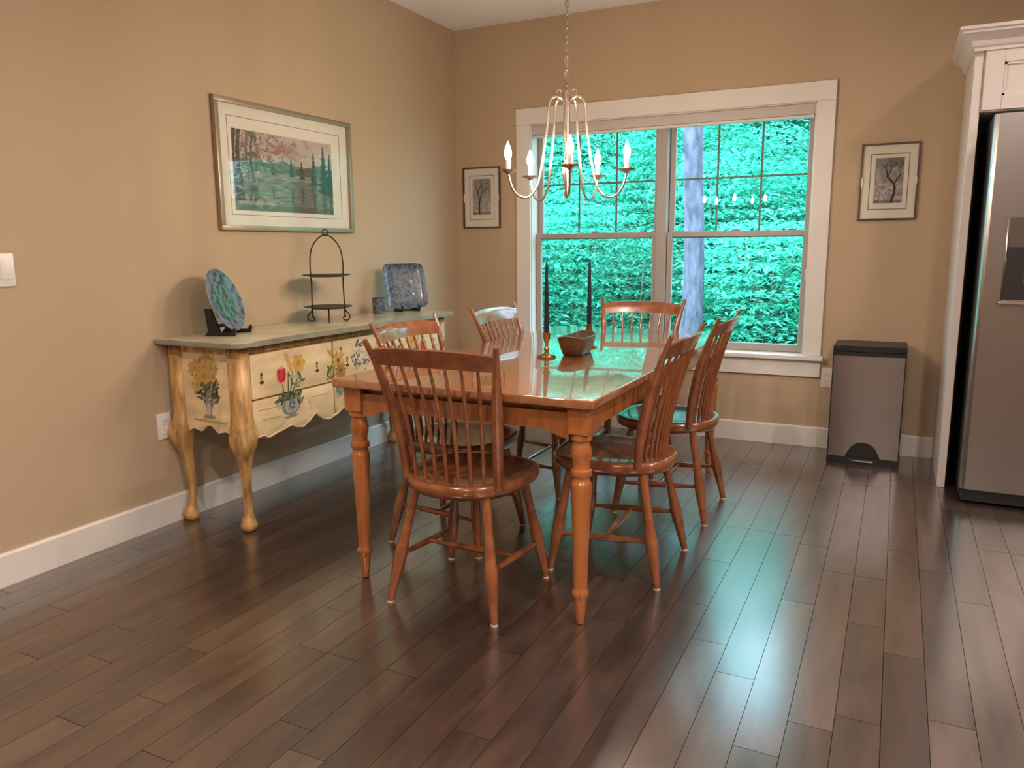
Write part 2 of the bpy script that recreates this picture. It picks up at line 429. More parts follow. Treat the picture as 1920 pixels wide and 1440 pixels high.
def shrub(x, y, sc, k, dz, label):
    e = empty('shrub', (x, y, hill_z(x, y)), 0, label, 'shrub', 'shrubs on the wooded slope')
    e.rotation_euler.z = rl.uniform(0, 6)
    e.scale = (sc, sc, sc)
    global stem_me
    if stem_me is None:
        b2 = bmesh.new()
        for q in range(5):
            an = q*1.26; tube_bm(b2, [(.05*math.cos(an), .05*math.sin(an), -.15), (.2*math.cos(an), .2*math.sin(an), .5), (.5*math.cos(an), .5*math.sin(an), 1.2)], [.03,.02,.008], 5)
        stem_me = me_bm('stems', b2, True); stem_me.materials.append(M['bark2'])
    obj('stems', stem_me, None, e)
    obj('foliage', clouds[k % 5], None, e, (0, 0, .62+dz))
# rows of shrubs climbing the slope (positions chosen so that the woods close behind the glass; unseen right-hand ones added to send green light indoors)
rows = [(4.9, -2.6, 5.6, 1.3, .85), (6.4, -4.0, 7.4, 1.4, 1.0), (8.2, -5.2, 9.4, 1.55, 1.1), (10.3, -6.6, 10.6, 1.65, 1.3), (12.6, -8.0, 11.2, 1.85, 1.5)]
rname = ['lowest row, nearest the window', 'second row up the slope', 'middle row of the slope', 'fourth row up the slope', 'topmost row on the slope']
ordn = ['leftmost', 'second from left', 'third from left', 'fourth from left', 'fifth from left', 'sixth from left', 'seventh from left', 'eighth from left', 'ninth from left', 'tenth from left', 'eleventh from left', 'twelfth from left']
k = 0
for ri, (y, xa, xb, step, sc) in enumerate(rows):
    n = int((xb-xa)/step) + 1
    for i in range(n):
        xx = xa + i*step + rl.uniform(-.25, .25); yy = y + rl.uniform(-.35, .35)
        shrub(xx, yy, sc*rl.uniform(.9, 1.15), k, rl.uniform(-.1, .25), 'green leafy shrub, %s in the %s' % (ordn[i], rname[ri])); k += 1
# overhanging branches of taller saplings that fill the upper panes
for i, (xx, yy, zz) in enumerate([(-2.2, 8.9, 1.9), (-.4, 9.4, 2.2), (1.6, 8.7, 2.1), (-4.4, 10.6, 2.2)]):
    e = empty('sapling', (xx, yy, hill_z(xx, yy)), 0, ['slim green sapling behind the left window sash', 'slim green sapling left of the pale trunk', 'slim green sapling right of the pale trunk', 'slim green sapling far left on the slope'][i], 'tree', 'saplings on the slope')
    tube('trunk', [(0,0,-.2), (.04,.02,zz*.6), (.0,.05,zz+1.2)], [.06,.045,.02], M['bark2'], e, 7)
    obj('foliage', clouds[(i+2) % 5], None, e, (0, 0, zz+.5))
# unseen tall trees, added to screen bright sky from the floor's reflections
for i, xx in enumerate((-8.5, -5.2, -2.0, 1.6, 5.0, 8.4)):
    yy = 15.2 + (.6 if i % 2 else 0); zb = hill_z(xx, yy)
    e = empty('sky_screen_tree', (xx, yy, zb), 0, ['leftmost', 'second from left', 'third from left', 'fourth from left', 'fifth from left', 'rightmost'][i] + ' of the unseen leafy trees added at the top of the slope', 'tree', 'added trees screening the sky above the slope')
    tube('trunk', [(0,0,-.3), (.08,.03,2.2), (.0,.05,5.4)], [.17,.13,.05], M['bark2'], e, 8)
    for q, (dx, dz, sc) in enumerate(((0, 2.7, 1.35), (.3, 4.6, 1.0))[:2-i % 2]):
        fo = obj('foliage', clouds[(i+q) % 5], None, e, (dx, 0, dz), (0, 0, i*1.1+q)); fo.scale = (sc, sc, sc)
# pale trunk
TX, TY = .735, 4.0
e = empty('tree', (TX, TY, hill_z(TX, TY)), 0, 'pale blue-grey tree trunk seen through the right-hand sash', 'tree')
tk = []; rad = []
for i in range(29):
    z = -.3 + i*.25
    sx_ = .0 + .04*math.sin(z*1.3+.4) + .012*z; tk.append((sx_-.03, .03*math.sin(z*1.7), z)); rad.append(0.115 - .004*z + .05*math.exp(-z*1.6-.2) + .006*noise.noise((z*2, 0, 3)))
tube('trunk', tk, rad, M['bark'], e, 18)
for i, (z, a) in enumerate(((4.3, .4), (5.0, 2.6), (5.6, 4.2), (6.2, 5.5))):
    tube('branch', [(0,0,z), (.7*math.cos(a), .7*math.sin(a), z+.45), (1.6*math.cos(a), 1.6*math.sin(a), z+.7)], [.06,.04,.015], M['bark'], e, 7)
obj('foliage', clouds[1], None, e, (0, .3, 6.7))
# ground cover ferns between the shrubs
vs, fs = [], []
rg = random.Random(9)
for i in range(38000):
    X = rg.uniform(-6.5, 9.5); Y = rg.uniform(1.6, 13.5)
    p = Vector((X, Y, hill_z(X, Y)+rg.uniform(0, .38))); a = rg.uniform(0, 2*PI); L = rg.uniform(.08, .2); W = L*.35
    d = Vector((math.cos(a), math.sin(a), rg.uniform(-.3, .5))).normalized(); s = d.cross(Vector((rg.gauss(0,.4), rg.gauss(0,.4), 1))).normalized(); u = s.cross(d)
    q = len(vs); vs += [p, p+d*L*.45+s*W*.5, p+d*L-u*L*.1, p+d*L*.45-s*W*.5]; fs += [(q, q+1, q+2), (q, q+2, q+3)]
me = bpy.data.meshes.new('undergrowth'); me.from_pydata(vs, [], fs)
tag(obj('undergrowth', me, M['leaf2']), 'low green fern undergrowth covering the forest floor', 'undergrowth', kind='stuff')

# ------------------------------------------------------------------ ceiling downlights
for i, (x, y, pw) in enumerate(DOWNLIGHTS):
    e = empty('recessed_downlight', (x, y, CEIL), 0, 'round recessed ceiling downlight ' + ['above the refrigerator front', 'over the kitchen walkway', 'over the open floor near the left wall', 'deeper in the kitchen', 'behind the viewer', 'at the far kitchen end behind the viewer'][i], 'downlight', 'recessed downlights')
    lathe('trim_ring', [(.062,-.001),(.085,-.001),(.088,-.004),(.085,-.008),(.066,-.008),(.062,-.004),(.062,-.001)], M['trim'], e, 24)
    lathe('lens', [(0,-.003),(.06,-.003),(.06,-.001),(0,-.001)], M['lens'], e, 24)
    ld = bpy.data.lights.new('downlight_lamp', 'AREA'); ld.shape = 'DISK'; ld.size = .13; ld.energy = pw; ld.color = LAMP_COL; ld.spread = R(165)
    lo = bpy.data.objects.new('downlight_lamp', ld); col.objects.link(lo); lo.parent = e; lo.location = (0,0,-.012)

# ------------------------------------------------------------------ dining table
TXC, TY0, TY1 = 1.572, -2.765, -.735
tb = empty('dining_table', (TXC, (TY0+TY1)/2, 0), 0, 'long honey-coloured wooden dining table with turned legs', 'table')
hl, hw = (TY1-TY0)/2, .488
LJ = .27      # two end boards and a centre leaf, hairline joints between
for nm, a, b in (('tabletop_end', -hl, -LJ-.0006), ('tabletop_leaf', -LJ+.0006, LJ-.0006), ('tabletop_end', LJ+.0006, hl)):
    bm = bmesh.new(); bbox(bm, -hw, hw, a, b, .722, .75)
    def outer(e):
        ys = [v.co.y for v in e.verts]; same = abs(ys[0]-ys[1]) < 1e-4
        return not (same and abs(abs(ys[0])-hl) > 1e-3)
    bmesh.ops.bevel(bm, geom=[e for e in bm.edges if outer(e)], offset=.006, segments=3, affect='EDGES', profile=.6)
    obj(nm, me_bm(nm, bm, True, 40), M['table'], tb)
lx, ly = .425, hl-.065
prof = [(.008,0),(.013,.004),(.0165,.03),(.0215,.082),(.0230,.092),(.0270,.098),(.0285,.106),(.0270,.114),(.0230,.12),(.0225,.13),(.0250,.24),(.0295,.37),(.0335,.466),(.0325,.476),(.0285,.480),(.0275,.488),(.0275,.492),(.0335,.498),(.0350,.507),(.0335,.516),(.0275,.521),(.0265,.530),(.0285,.545),(.0325,.562),(.0330,.575),(.0295,.592),(.0255,.602),(.0255,.607),(.0320,.612),(.0335,.620),(.0310,.628),(.0290,.634)]
bm = bmesh.new(); lathe_bm(bm, prof, 22); bbox(bm, -.036, .036, -.036, .036, .632, .722, .003, 1)
legme = me_bm('leg', bm, True, 40)
for sx in (-1,1):
    for sy in (-1,1): obj('leg', legme, M['leg'], tb, (sx*lx, sy*ly, 0), (0,0,R(20)*0))
def apron(L):
    n = 10; lo = [(-L,.610)]
    for i in range(n+1):
        t = i/n; lo.append((-L+.01+.09*t, .618+.022*(3*t*t-2*t**3)))
    lo += [(-x_, z_) for x_, z_ in lo[::-1]]
    return lo + [(L,.698),(-L,.698)]
for s in (-1,1):
    prism('apron', apron(lx-.034), s*(ly+.012)-.010, s*(ly+.012)+.010, M['leg'], tb, MY)
    prism('apron', apron(ly-.034), s*(lx+.012)-.010, s*(lx+.012)+.010, M['leg'], tb, MX)
    box('cleat', -lx+.034, lx-.034, s*(ly-.012)-.010, s*(ly-.012)+.010, .660, .722, M['leg'], tb, 0)
    box('cleat', s*(lx-.012)-.010, s*(lx-.012)+.010, -ly+.034, ly-.034, .660, .722, M['leg'], tb, 0)

# ------------------------------------------------------------------ chairs
def make_chair():
    root = empty('dining_chair')
    ZS = .442
    # seat
    out = []
    def seat_pt(a):
        c, s = math.cos(a), math.sin(a)
        ex = .72 if s > 0 else .86
        x = math.copysign(abs(c)**ex, c); y = math.copysign(abs(s)**.78, s)
        wx = .198 + .032*(.5+.5*max(-1, min(1, y*1.4)))
        return x*wx, (.235*y if y > 0 else .218*y) + .01
    N = 36
    ring = [seat_pt(2*PI*i/N) for i in range(N)]
    bm = bmesh.new(); rings = []
    for sc, z in ((.80, ZS-.052), (.92, ZS-.050), (.985, ZS-.034), (1.0, ZS-.016), (.985, ZS-.003), (.95, ZS), (.85, ZS-.003), (.62, ZS-.011), (.30, ZS-.013)):
        rings.append([bm.verts.new((x*sc, (y-.01)*sc+.01, z)) for x, y in ring])
    for A, B in zip(rings, rings[1:]):
        for i in range(N): bm.faces.new((A[i], A[(i+1)%N], B[(i+1)%N], B[i]))
    bm.faces.new(rings[0][::-1]); bm.faces.new(rings[-1])
    obj('seat', me_bm('seat', bm, True), M['chair'], root)
    # back curve
    def back_y(z):
        t = max(0, (z-ZS)/.465); return -.118 - .035*t - .090*t**2.0
    def xs(z, u):        # u -1..1 across the back
        t = max(0, (z-ZS)/.465); return u*(.176 + .018*t + .044*t*t)
    def arc(u): return -.028*(1-u*u)
    for s in (-1, 1):
        zz = [ZS-.02 + .488*i/14 for i in range(15)]
        pts = [(xs(z, s), back_y(z), z) for z in zz]
        rad = [.0140 + .0055*math.sin(PI*min(1, i/12.)) - (.004*max(0, i-11)/3) for i in range(15)]
        tube('back_post', pts, rad, M['chair'], root, 9, [1-.25*max(0, i-7)/7 for i in range(15)], up=(0,1,0))
    z0, z1 = .826, .884
    bm = bmesh.new(); n = 20; sec = []
    for i in range(n+1):
        u = -1 + 2*i/n; zt = z1 + .010*(1-abs(u)**2.2) - .006*abs(u)**6; zb = z0 + .006*(1-u*u)
        r = []
        for (zc, off) in ((zb, -.008), (zb, .006), ((zb+zt)/2, .008), (zt-.004, .007), (zt, .0), (zt-.004, -.009)):
            r.append(bm.verts.new((xs(zc, u)*.985, back_y(zc) + arc(u) + off, zc)))
        sec.append(r)
    for A, B in zip(sec, sec[1:]):
        for q in range(6): bm.faces.new((A[q], A[(q+1)%6], B[(q+1)%6], B[q]))
    bm.faces.new(sec[0][::-1]); bm.faces.new(sec[-1])
    obj('crest_rail', me_bm('crest_rail', bm, True, 50), M['chair'], root)
    for q in range(7):
        u = (q-3)*.247
        zz = [ZS-.012 + (.842-ZS+.012)*i/9 for i in range(10)]
        tube('spindle', [(xs(z, u), back_y(z) + arc(u), z) for z in zz], [.0062,.0068,.0072,.0074,.0074,.0072,.0068,.0064,.006,.0055], M['chair'], root, 7)
    lp = [(0,.0150),(.14,.0165),(.30,.0150),(.45,.0180),(.58,.0225),(.66,.0215),(.80,.0170),(.92,.0140),(1,.0120)]
    mids = {}
    for sx in (-1, 1):
        for sy in (-1, 1):
            top = Vector((sx*.135, -.125 if sy < 0 else .150, ZS-.040)); bot = Vector((sx*.202, sy*.206, .004))
            g = tube('leg', [top.lerp(bot, t) for t, _ in lp], [r for _, r in lp], M['chair'], root, 10)
            d = (bot-top).normalized()
            lathe('foot_pad', [(0,0),(.0125,0),(.0125,.006),(0,.006)], M['pad'], g, 10, (bot.x, bot.y, 0))
            mids[sx, sy] = top.lerp(bot, .60 if sy < 0 else .66)
    bulge = [.0065,.0085,.0115,.0125,.0115,.0085,.0065]
    for sx in (-1, 1):
        a, b = mids[sx,-1], mids[sx,1]; tube('stretcher', [a.lerp(b, t/6) for t in range(7)], bulge, M['chair'], root, 9)
    a = (mids[-1,-1]+mids[-1,1])/2; b = (mids[1,-1]+mids[1,1])/2
    tube('stretcher', [a.lerp(b, t/6) for t in range(7)], bulge, M['chair'], root, 9)
    return root
chair = make_chair()
chairs = [
    (1.551, -2.625, 0, 'brown wooden spindle-back chair at the near end of the table, back to the viewer'),
    (1.945, -2.145, 90, 'brown spindle-back chair on the right of the table, nearer of the two there'),
    (1.955, -1.432, 90, 'brown spindle-back chair on the right side, farther one closest to the window'),
    (1.236, -2.165, -90, 'brown spindle-back chair between table and sideboard, nearer of the two there'),
    (1.236, -1.360, -90, 'brown spindle-back chair on the left side of the table, farther one near the room corner'),
    (1.562, -.875, 180, 'brown spindle-back chair at the far end of the table in front of the window'),
]
for i, (x, y, a, lb) in enumerate(chairs):
    c = chair if i == 0 else copy_tree(chair)
    c.location = (x, y, 0); c.rotation_euler.z = R(a)
    tag(c, lb, 'chair', 'dining chairs around the table')

# ------------------------------------------------------------------ table objects
def candlestick(x, y, tilt, lab, lab2):
    e = empty('candlestick', (x, y, .75), 0, lab, 'candlestick', 'brass candlesticks')
    lathe('base', [(0,0),(.037,0),(.039,.004),(.034,.009),(.022,.013),(.012,.018)], M['brass'], e, 24)
    lathe('stem', [(.012,.016),(.008,.026),(.013,.036),(.007,.046),(.007,.060),(.012,.068),(.010,.074)], M['brass'], e, 16)
    lathe('cup', [(.010,.072),(.015,.080),(.0145,.100),(.018,.104),(.014,.105),(0,.105)], M['brass'], e, 16)
    c = lathe('taper_candle', [(0,0),(.0105,0),(.0108,.02),(.0085,.15),(.0055,.268),(.003,.284),(0,.287)], M['candle'], None, 14, (x, y, .8555))
    bm = bmesh.new(); tube_bm(bm, [(0,0,.284),(.0005,0,.292),(.002,0,.298)], .0009, 5)
    obj('wick', me_bm('wick', bm), M['black'], c)
    c.rotation_euler.y = R(tilt); tag(c, lab2, 'candle', 'navy taper candles')
candlestick(1.562, -1.978, 0, 'brass candlestick nearer the viewer, left of the wooden bowl', 'dark navy taper candle left of the wooden bowl')
candlestick(1.602, -1.590, 0, 'brass candlestick behind the right end of the wooden bowl', 'dark navy taper candle behind the right end of the bowl')
# long carved bowl
bm = bmesh.new(); N = 32; rings = []
def bowl_ring(sc, z, lift, inner=0):
    r = []
    for i in range(N):
        a = 2*PI*i/N; c, s = math.cos(a), math.sin(a)
        rx = .062*sc - inner; ry = .138*sc - inner
        r.append(bm.verts.new((rx*math.copysign(abs(c)**.62, c), ry*math.copysign(abs(s)**.62, s), z + lift*abs(s)**4)))
    return r
for a in ((.60, 0, 0, 0), (.72, .004, 0, 0), (.86, .034, .004, 0), (.97, .066, .010, 0), (1.0, .074, .012, 0), (1.0, .076, .012, .008), (.95, .066, .010, .010), (.82, .036, .004, .01), (.5, .014, 0, .01), (.2, .011, 0, .005)): rings.append(bowl_ring(*a))
for A, B in zip(rings, rings[1:]):
    for i in range(N): bm.faces.new((A[i], A[(i+1)%N], B[(i+1)%N], B[i]))
bm.faces.new(rings[0][::-1]); bm.faces.new(rings[-1])
bw = empty('wooden_bowl', (1.632, -1.812, .75), R(3), 'long carved brown wooden bowl between the two candlesticks', 'bowl')
obj('bowl_body', me_bm('bowl_body', bm, True, 60), M['bowl'], bw)
bm = bmesh.new(); bbox(bm, -.024, .024, 0.126, .166, .062, .080, .006, 2)
obj('end_grip', me_bm('end_grip', bm, True, 40), M['bowl'], bw)

# ------------------------------------------------------------------ painted sideboard
SX, SY0, SY1, SZ = .434, -2.560, -.905, .825
sb = empty('sideboard', (.22, (SY0+SY1)/2, 0), 0, 'cream painted sideboard with flower decoration on cabriole legs against the left wall', 'sideboard')
sc_ = Vector((.22, (SY0+SY1)/2, 0))
def sbp(o): o.parent = sb; o.location -= sc_; return o
yc = (SY0+SY1)/2
# body carcass
sbp(box('carcass', .035, SX-.030, SY0+.030, SY1-.030, .47, .802, M['cream'], None, 0))
# top: moulded slab with slightly shaped front corners
topo = [(.004, SY0-.045), (.445, SY0-.045), (.475, SY0-.018), (.480, SY0+.05), (.470, SY0+.30), (.478, yc-.25), (.490, yc), (.478, yc+.25), (.470, SY1-.30), (.480, SY1-.05), (.475, SY1+.018), (.445, SY1+.045), (.004, SY1+.045)]
bm = bmesh.new(); prism_bm(bm, topo, .802, SZ, Matrix(), .006)
o = sbp(obj('top', me_bm('top', bm, True, 35), M['sbtop']))
o.data.materials.append(M['sbedge'])
for p in o.data.polygons:
    if p.normal.z < .6: p.material_index = 1
# corner posts and cabriole legs
leg_prof = [(0,.0,.022),(.010,.003,.029),(.030,.006,.031),(.050,.004,.024),(.075,-.004,.0165),(.110,-.010,.0165),(.190,-.008,.0175),(.280,.000,.0220),(.325,.008,.0280),(.360,.015,.0390),(.388,.018,.0475),(.415,.015,.0500),(.440,.009,.0470),(.470,.003,.0415),(.510,.0,.0375),(.802,.0,.037)]
def cab_leg(dx, dy):
    bm = bmesh.new(); rings = []
    for z, off, h in leg_prof:
        cxx, cyy = dx*off, dy*off; r = []
        for i in range(16):
            a = 2*PI*i/16 + PI/16; c, s = math.cos(a), math.sin(a)
            ex = .5
            r.append(bm.verts.new((cxx + h*math.copysign(abs(c)**ex, c), cyy + h*math.copysign(abs(s)**ex, s), z)))
        rings.append(r)
    for A, B in zip(rings, rings[1:]):
        for i in range(16): bm.faces.new((A[i], A[(i+1)%16], B[(i+1)%16], B[i]))
    bm.faces.new(rings[0][::-1]); bm.faces.new(rings[-1])
    return me_bm('leg', bm, True)
for px, dx in ((.052, -.3), (SX-.038, 1)):
    for py, dy in ((SY0+.038, -1), (SY1-.038, 1)):
        sbp(obj('leg', cab_leg(dx, dy), M['ochre'], None, (px, py, 0)))
# scalloped lower edges
def scallop(y):
    t = abs(y-yc)/(.5*(SY1-SY0)-.07)      # 0 centre .. 1 at the leg
    K = [(0,.440),(.08,.446),(.14,.440),(.20,.424),(.28,.401),(.348,.390),(.40,.398),(.44,.418),(.473,.440),(.50,.426),(.54,.408),(.595,.391),(.64,.398),(.69,.414),(.79,.402),(.885,.390),(.915,.402),(.925,.412),(.94,.402),(1,.404)]
    for (a, za), (b, zb) in zip(K, K[1:]):
        if a <= t <= b:
            q = (t-a)/(b-a); q = q*q*(3-2*q); return za+(zb-za)*q
    return K[-1][1]
fy0, fy1 = SY0+.068, SY1-.068
ys = [fy0+(fy1-fy0)*i/120 for i in range(121)]
poly = [(y, scallop(y)) for y in ys] + [(fy1, .80), (fy0, .80)]
sbp(prism('front_frame', poly, SX-.032, SX-.020, M['ochre'], None, MX))
MFX = Matrix(((0,0,1,SX-.006),(1,0,0,0),(0,1,0,0),(0,0,0,1)))
cols = [(fy0+.004, -1.957), (-1.947, -1.530), (-1.520, fy1-.004)]
drawers = {}
for ci, (a, b) in enumerate(cols):
    d = prism('drawer', [(a,.570),(b,.570),(b,.762),(a,.762)], SX-.024, SX-.006, M['cream'], None, MX, .004)
    sbp(d); drawers[ci, 1] = d
    n = 40; yy = [a+(b-a)*i/n for i in range(n+1)]
    poly = [(y, scallop(y)+.007) for y in yy] + [(b,.562),(a,.562)]
    d = prism('drawer', poly, SX-.024, SX-.008, M['cream'], None, MX, .002); sbp(d); drawers[ci, 0] = d
sbp(prism('top_rail', [(fy0,.768),(fy1,.768),(fy1,.802),(fy0,.802)], SX-.024, SX-.008, M['ochre'], None, MX, .003))
# scalloped moulding under the front
bm = bmesh.new(); tube_bm(bm, [(SX-.012, y, scallop(y)+.001) for y in ys], .0065, 6); sbp(obj('edge_moulding', me_bm('edge_moulding', bm, True), M['cream']))
# end panels
for s, yy in ((-1, SY0), (1, SY1)):
    n = 40; xa, xb = .088, SX-.074; pl = []
    for i in range(n+1):
        t = i/n; q = abs(2*t-1); z = .455 - .020*math.sin(PI*min(1, q*1.0))**2*1.0 - .028*(1-abs(math.sin(PI*3*t)))*.6 - .03*q**3
        pl.append((xa+(xb-xa)*t, z))
    pl += [(xb,.795),(xa,.795)]
    y_ = yy - s*.018
    sbp(prism('end_panel', pl, min(y_, y_-s*.014), max(y_, y_-s*.014), M['cream'], None, MY, .002))
for s, yy in ((-1, SY0), (1, SY1)): sbp(box('end_rail', .088, SX-.074, yy-s*.034, yy-s*.014, .766, .802, M['ochre'], None, .003))
# painted flowers --------------------------------------------------------
def ell(cx, cy, rx, ry, rot=0, n=12):
    c, s = math.cos(rot), math.sin(rot); return [(cx+rx*math.cos(2*PI*i/n)*c-ry*math.sin(2*PI*i/n)*s, cy+rx*math.cos(2*PI*i/n)*s+ry*math.sin(2*PI*i/n)*c) for i in range(n)]
def stroke(x0, y0, x1, y1, w_): 
    dx, dy = x1-x0, y1-y0; L = math.hypot(dx, dy); nx, ny = -dy/L*w_/2, dx/L*w_/2
    return [(x0+nx, y0+ny), (x0-nx, y0-ny), (x1-nx*.6, y1-ny*.6), (x1+nx*.6, y1+ny*.6)]
RED, PINK, YEL, GOLD, BRN = (.42,.025,.03), (.72,.32,.24), (.60,.36,.09), (.44,.22,.04), (.22,.10,.03)
GRN, DGRN, GREY, LGREY, BLUE = (.10,.13,.05), (.04,.06,.035), (.22,.22,.18), (.45,.44,.36), (.12,.14,.18)
rf = random.Random(3)
def tulip(P, cx, cy, s, c, rim):
    P.append((ell(cx, cy, .040*s, .052*s), rim))
    for dx in (-.016, .016, 0): P.append((ell(cx+dx*s, cy, .017*s, .040*s, -dx*12), tuple(v*(1.0 if dx else 1.35) for v in c)))
def daisy(P, cx, cy, s, c, cc, n=11):
    for i in range(n):
        a = 2*PI*i/n + rf.uniform(-.1,.1); P.append((ell(cx+.026*s*math.cos(a), cy+.026*s*math.sin(a), .022*s, .008*s, a), tuple(v*rf.uniform(.75,1.15) for v in c)))
    P.append((ell(cx, cy, .012*s, .012*s), cc))
def leaves(P, cx, cy, sx, sy, n, cs=(GRN, DGRN)):
    for i in range(n):
        P.append((ell(cx+rf.uniform(-sx,sx), cy+rf.uniform(-sy,sy), rf.uniform(.014,.028), rf.uniform(.004,.008), rf.uniform(0,PI)), rf.choice(cs)))
def keyhole(P, y, z):
    P += [(ell(y, z+.016, .007, .010), DGRN), (ell(y, z, .005, .012), GREY), (ell(y, z-.018, .013, .008), DGRN), (ell(y-.006, z+.004, .003, .006), BRN)]
def dec(nm, polys, drawer, MM):
    return paint_mesh(nm, polys, MM, M['paint'], drawer)
def keyplate(y, z, drawer):
    P_ = []; keyhole(P_, y, z); dec('painted_keyhole', P_, drawer, MFX)
for mir in (0, 1):
    f = (lambda y: 2*yc-y) if mir else (lambda y: y)
    ci = 2 if mir else 0
    P = []
    for x0, x1, z1 in ((-2.300,-2.305,.625), (-2.255,-2.235,.655), (-2.240,-2.195,.640), (-2.270,-2.265,.660)): P.append((stroke(f(x0), .571, f(x1), z1, .008), GRN))
    leaves(P, f(-2.215), .610, .055, .035, 12, (GRN, (.22,.22,.12), LGREY))
    tulip(P, f(-2.308), .650, .80, RED, PINK)
    P.append((stroke(f(-2.275), .745, f(-2.240), .655, .022), YEL))
    for q in range(6):
        a = q*1.05; P.append((ell(f(-2.195)+.022*math.cos(a), .690+.020*math.sin(a), .024, .017, a), YEL if q % 2 else (.60,.33,.05)))
    P.append((ell(f(-2.195), .690, .013, .013), GOLD))
    keyplate(f(-2.428), .655, drawers[ci,1]); keyplate(f(-2.070), .655, drawers[ci,1])
    Q = []; leaves(Q, f(-1.985), .650, .02, .07, 8, ((.45,.30,.06), GRN)); dec('painted_leaves', Q, drawers[ci,1], MFX)
    dec('painted_flowers', P, drawers[ci,1], MFX)
    P = [(ell(f(-2.255), .505, .060, .045), GREY), (ell(f(-2.250), .508, .046, .036), LGREY), (ell(f(-2.255), .545, .072, .016), DGRN), (ell(f(-2.255), .456, .050, .006), GREY)]
    for q in range(-3, 4): P.append((stroke(f(-2.252)+q*.011, .474+.0016*q*q, f(-2.252)+q*.014, .538, .003), (GREY, BLUE)[q % 2]))
    daisy(P, f(-2.250), .508, .55, BLUE, LGREY, 8); leaves(P, f(-2.255), .552, .06, .010, 16, (DGRN, GRN, GREY))
    P.append((ell(f(-2.335), .520, .010, .024, .4), LGREY)); leaves(P, f(-2.325), .540, .02, .012, 5); leaves(P, f(-2.195), .525, .015, .02, 5, (DGRN, GREY))
    P += [(stroke(f(y0), z_, f(y0+.12), z_-.004, .004), (.50,.38,.18)) for y0, z_ in ((-2.46,.52),(-2.44,.475),(-2.12,.52))]
    MLX = Matrix(((0,0,1,SX-.008),(1,0,0,0),(0,1,0,0),(0,0,0,1)))
    dec('painted_vase', P, drawers[ci,0], MLX)
P = []
leaves(P, -1.905, .640, .035, .09, 16, ((.42,.27,.05), GRN, YEL)); daisy(P, -1.915, .665, 1.1, YEL, BRN); daisy(P, -1.900, .615, .9, GOLD, BRN)
dec('painted_daisies', P, drawers[1,1], MFX); P = []
leaves(P, -1.575, .640, .035, .09, 16, ((.42,.27,.05), GRN, YEL)); daisy(P, -1.565, .665, 1.1, YEL, BRN)
dec('painted_daisies', P, drawers[1,1], MFX); P = []
keyplate(-1.845, .650, drawers[1,1]); keyplate(-1.62, .650, drawers[1,1])
for i in range(70):
    a = rf.uniform(0, 2*PI); q = math.sqrt(rf.random())
    P.append((ell(-1.735+.075*q*math.cos(a), .665+.085*q*math.sin(a), rf.uniform(.005,.011), rf.uniform(.004,.007), rf.uniform(0,3), 7), rf.choice((BLUE, (.55,.52,.46), (.10,.11,.15), LGREY, BLUE))))
dec('painted_blossoms', P, drawers[1,1], MFX)
P = [(ell(-1.905, .520, .040, .034), LGREY), (ell(-1.905, .520, .030, .026), GREY)]
for i in range(14): P.append((ell(-1.905+rf.uniform(-.03,.03), .520+rf.uniform(-.03,.03), .004, .010), rf.choice((BLUE, DGRN, LGREY))))
P.append((ell(-1.905, .552, .038, .008), DGRN))
dec('painted_vase', P, drawers[1,0], Matrix(((0,0,1,SX-.008),(1,0,0,0),(0,1,0,0),(0,0,0,1))))
# daisy bouquet on the near end panel
P = []
leaves(P, .225, .625, .065, .055, 34); leaves(P, .225, .69, .06, .06, 14, ((.35,.25,.06), GRN))
for cx_, cz_, s_ in ((.215,.668,1.35), (.165,.700,.9), (.262,.705,.85), (.175,.628,.8), (.235,.735,.7), (.270,.640,.6)): daisy(P, cx_, cz_, s_, (.50,.33,.10), GOLD)
leaves(P, .245, .600, .05, .04, 22, (DGRN, GREY, GRN))
P += [([(.205,.560),(.265,.560),(.250,.535),(.242,.500),(.228,.500),(.220,.535)], GREY), (ell(.235,.525,.012,.03), LGREY), ([(.200,.490),(.270,.490),(.262,.500),(.208,.500)], GREY), (stroke(.14,.478,.33,.472,.006), (.40,.26,.10))]
ME_ = Matrix(((1,0,0,0),(0,0,-1,SY0+.018-.0005),(0,1,0,0),(0,0,0,1)))
sbp(paint_mesh('painted_bouquet', P, ME_, M['paint'], None))

# ------------------------------------------------------------------ things on the sideboard
def dish(name, prof, mat, parent, seg=36): return lathe(name, prof, mat, parent, seg)
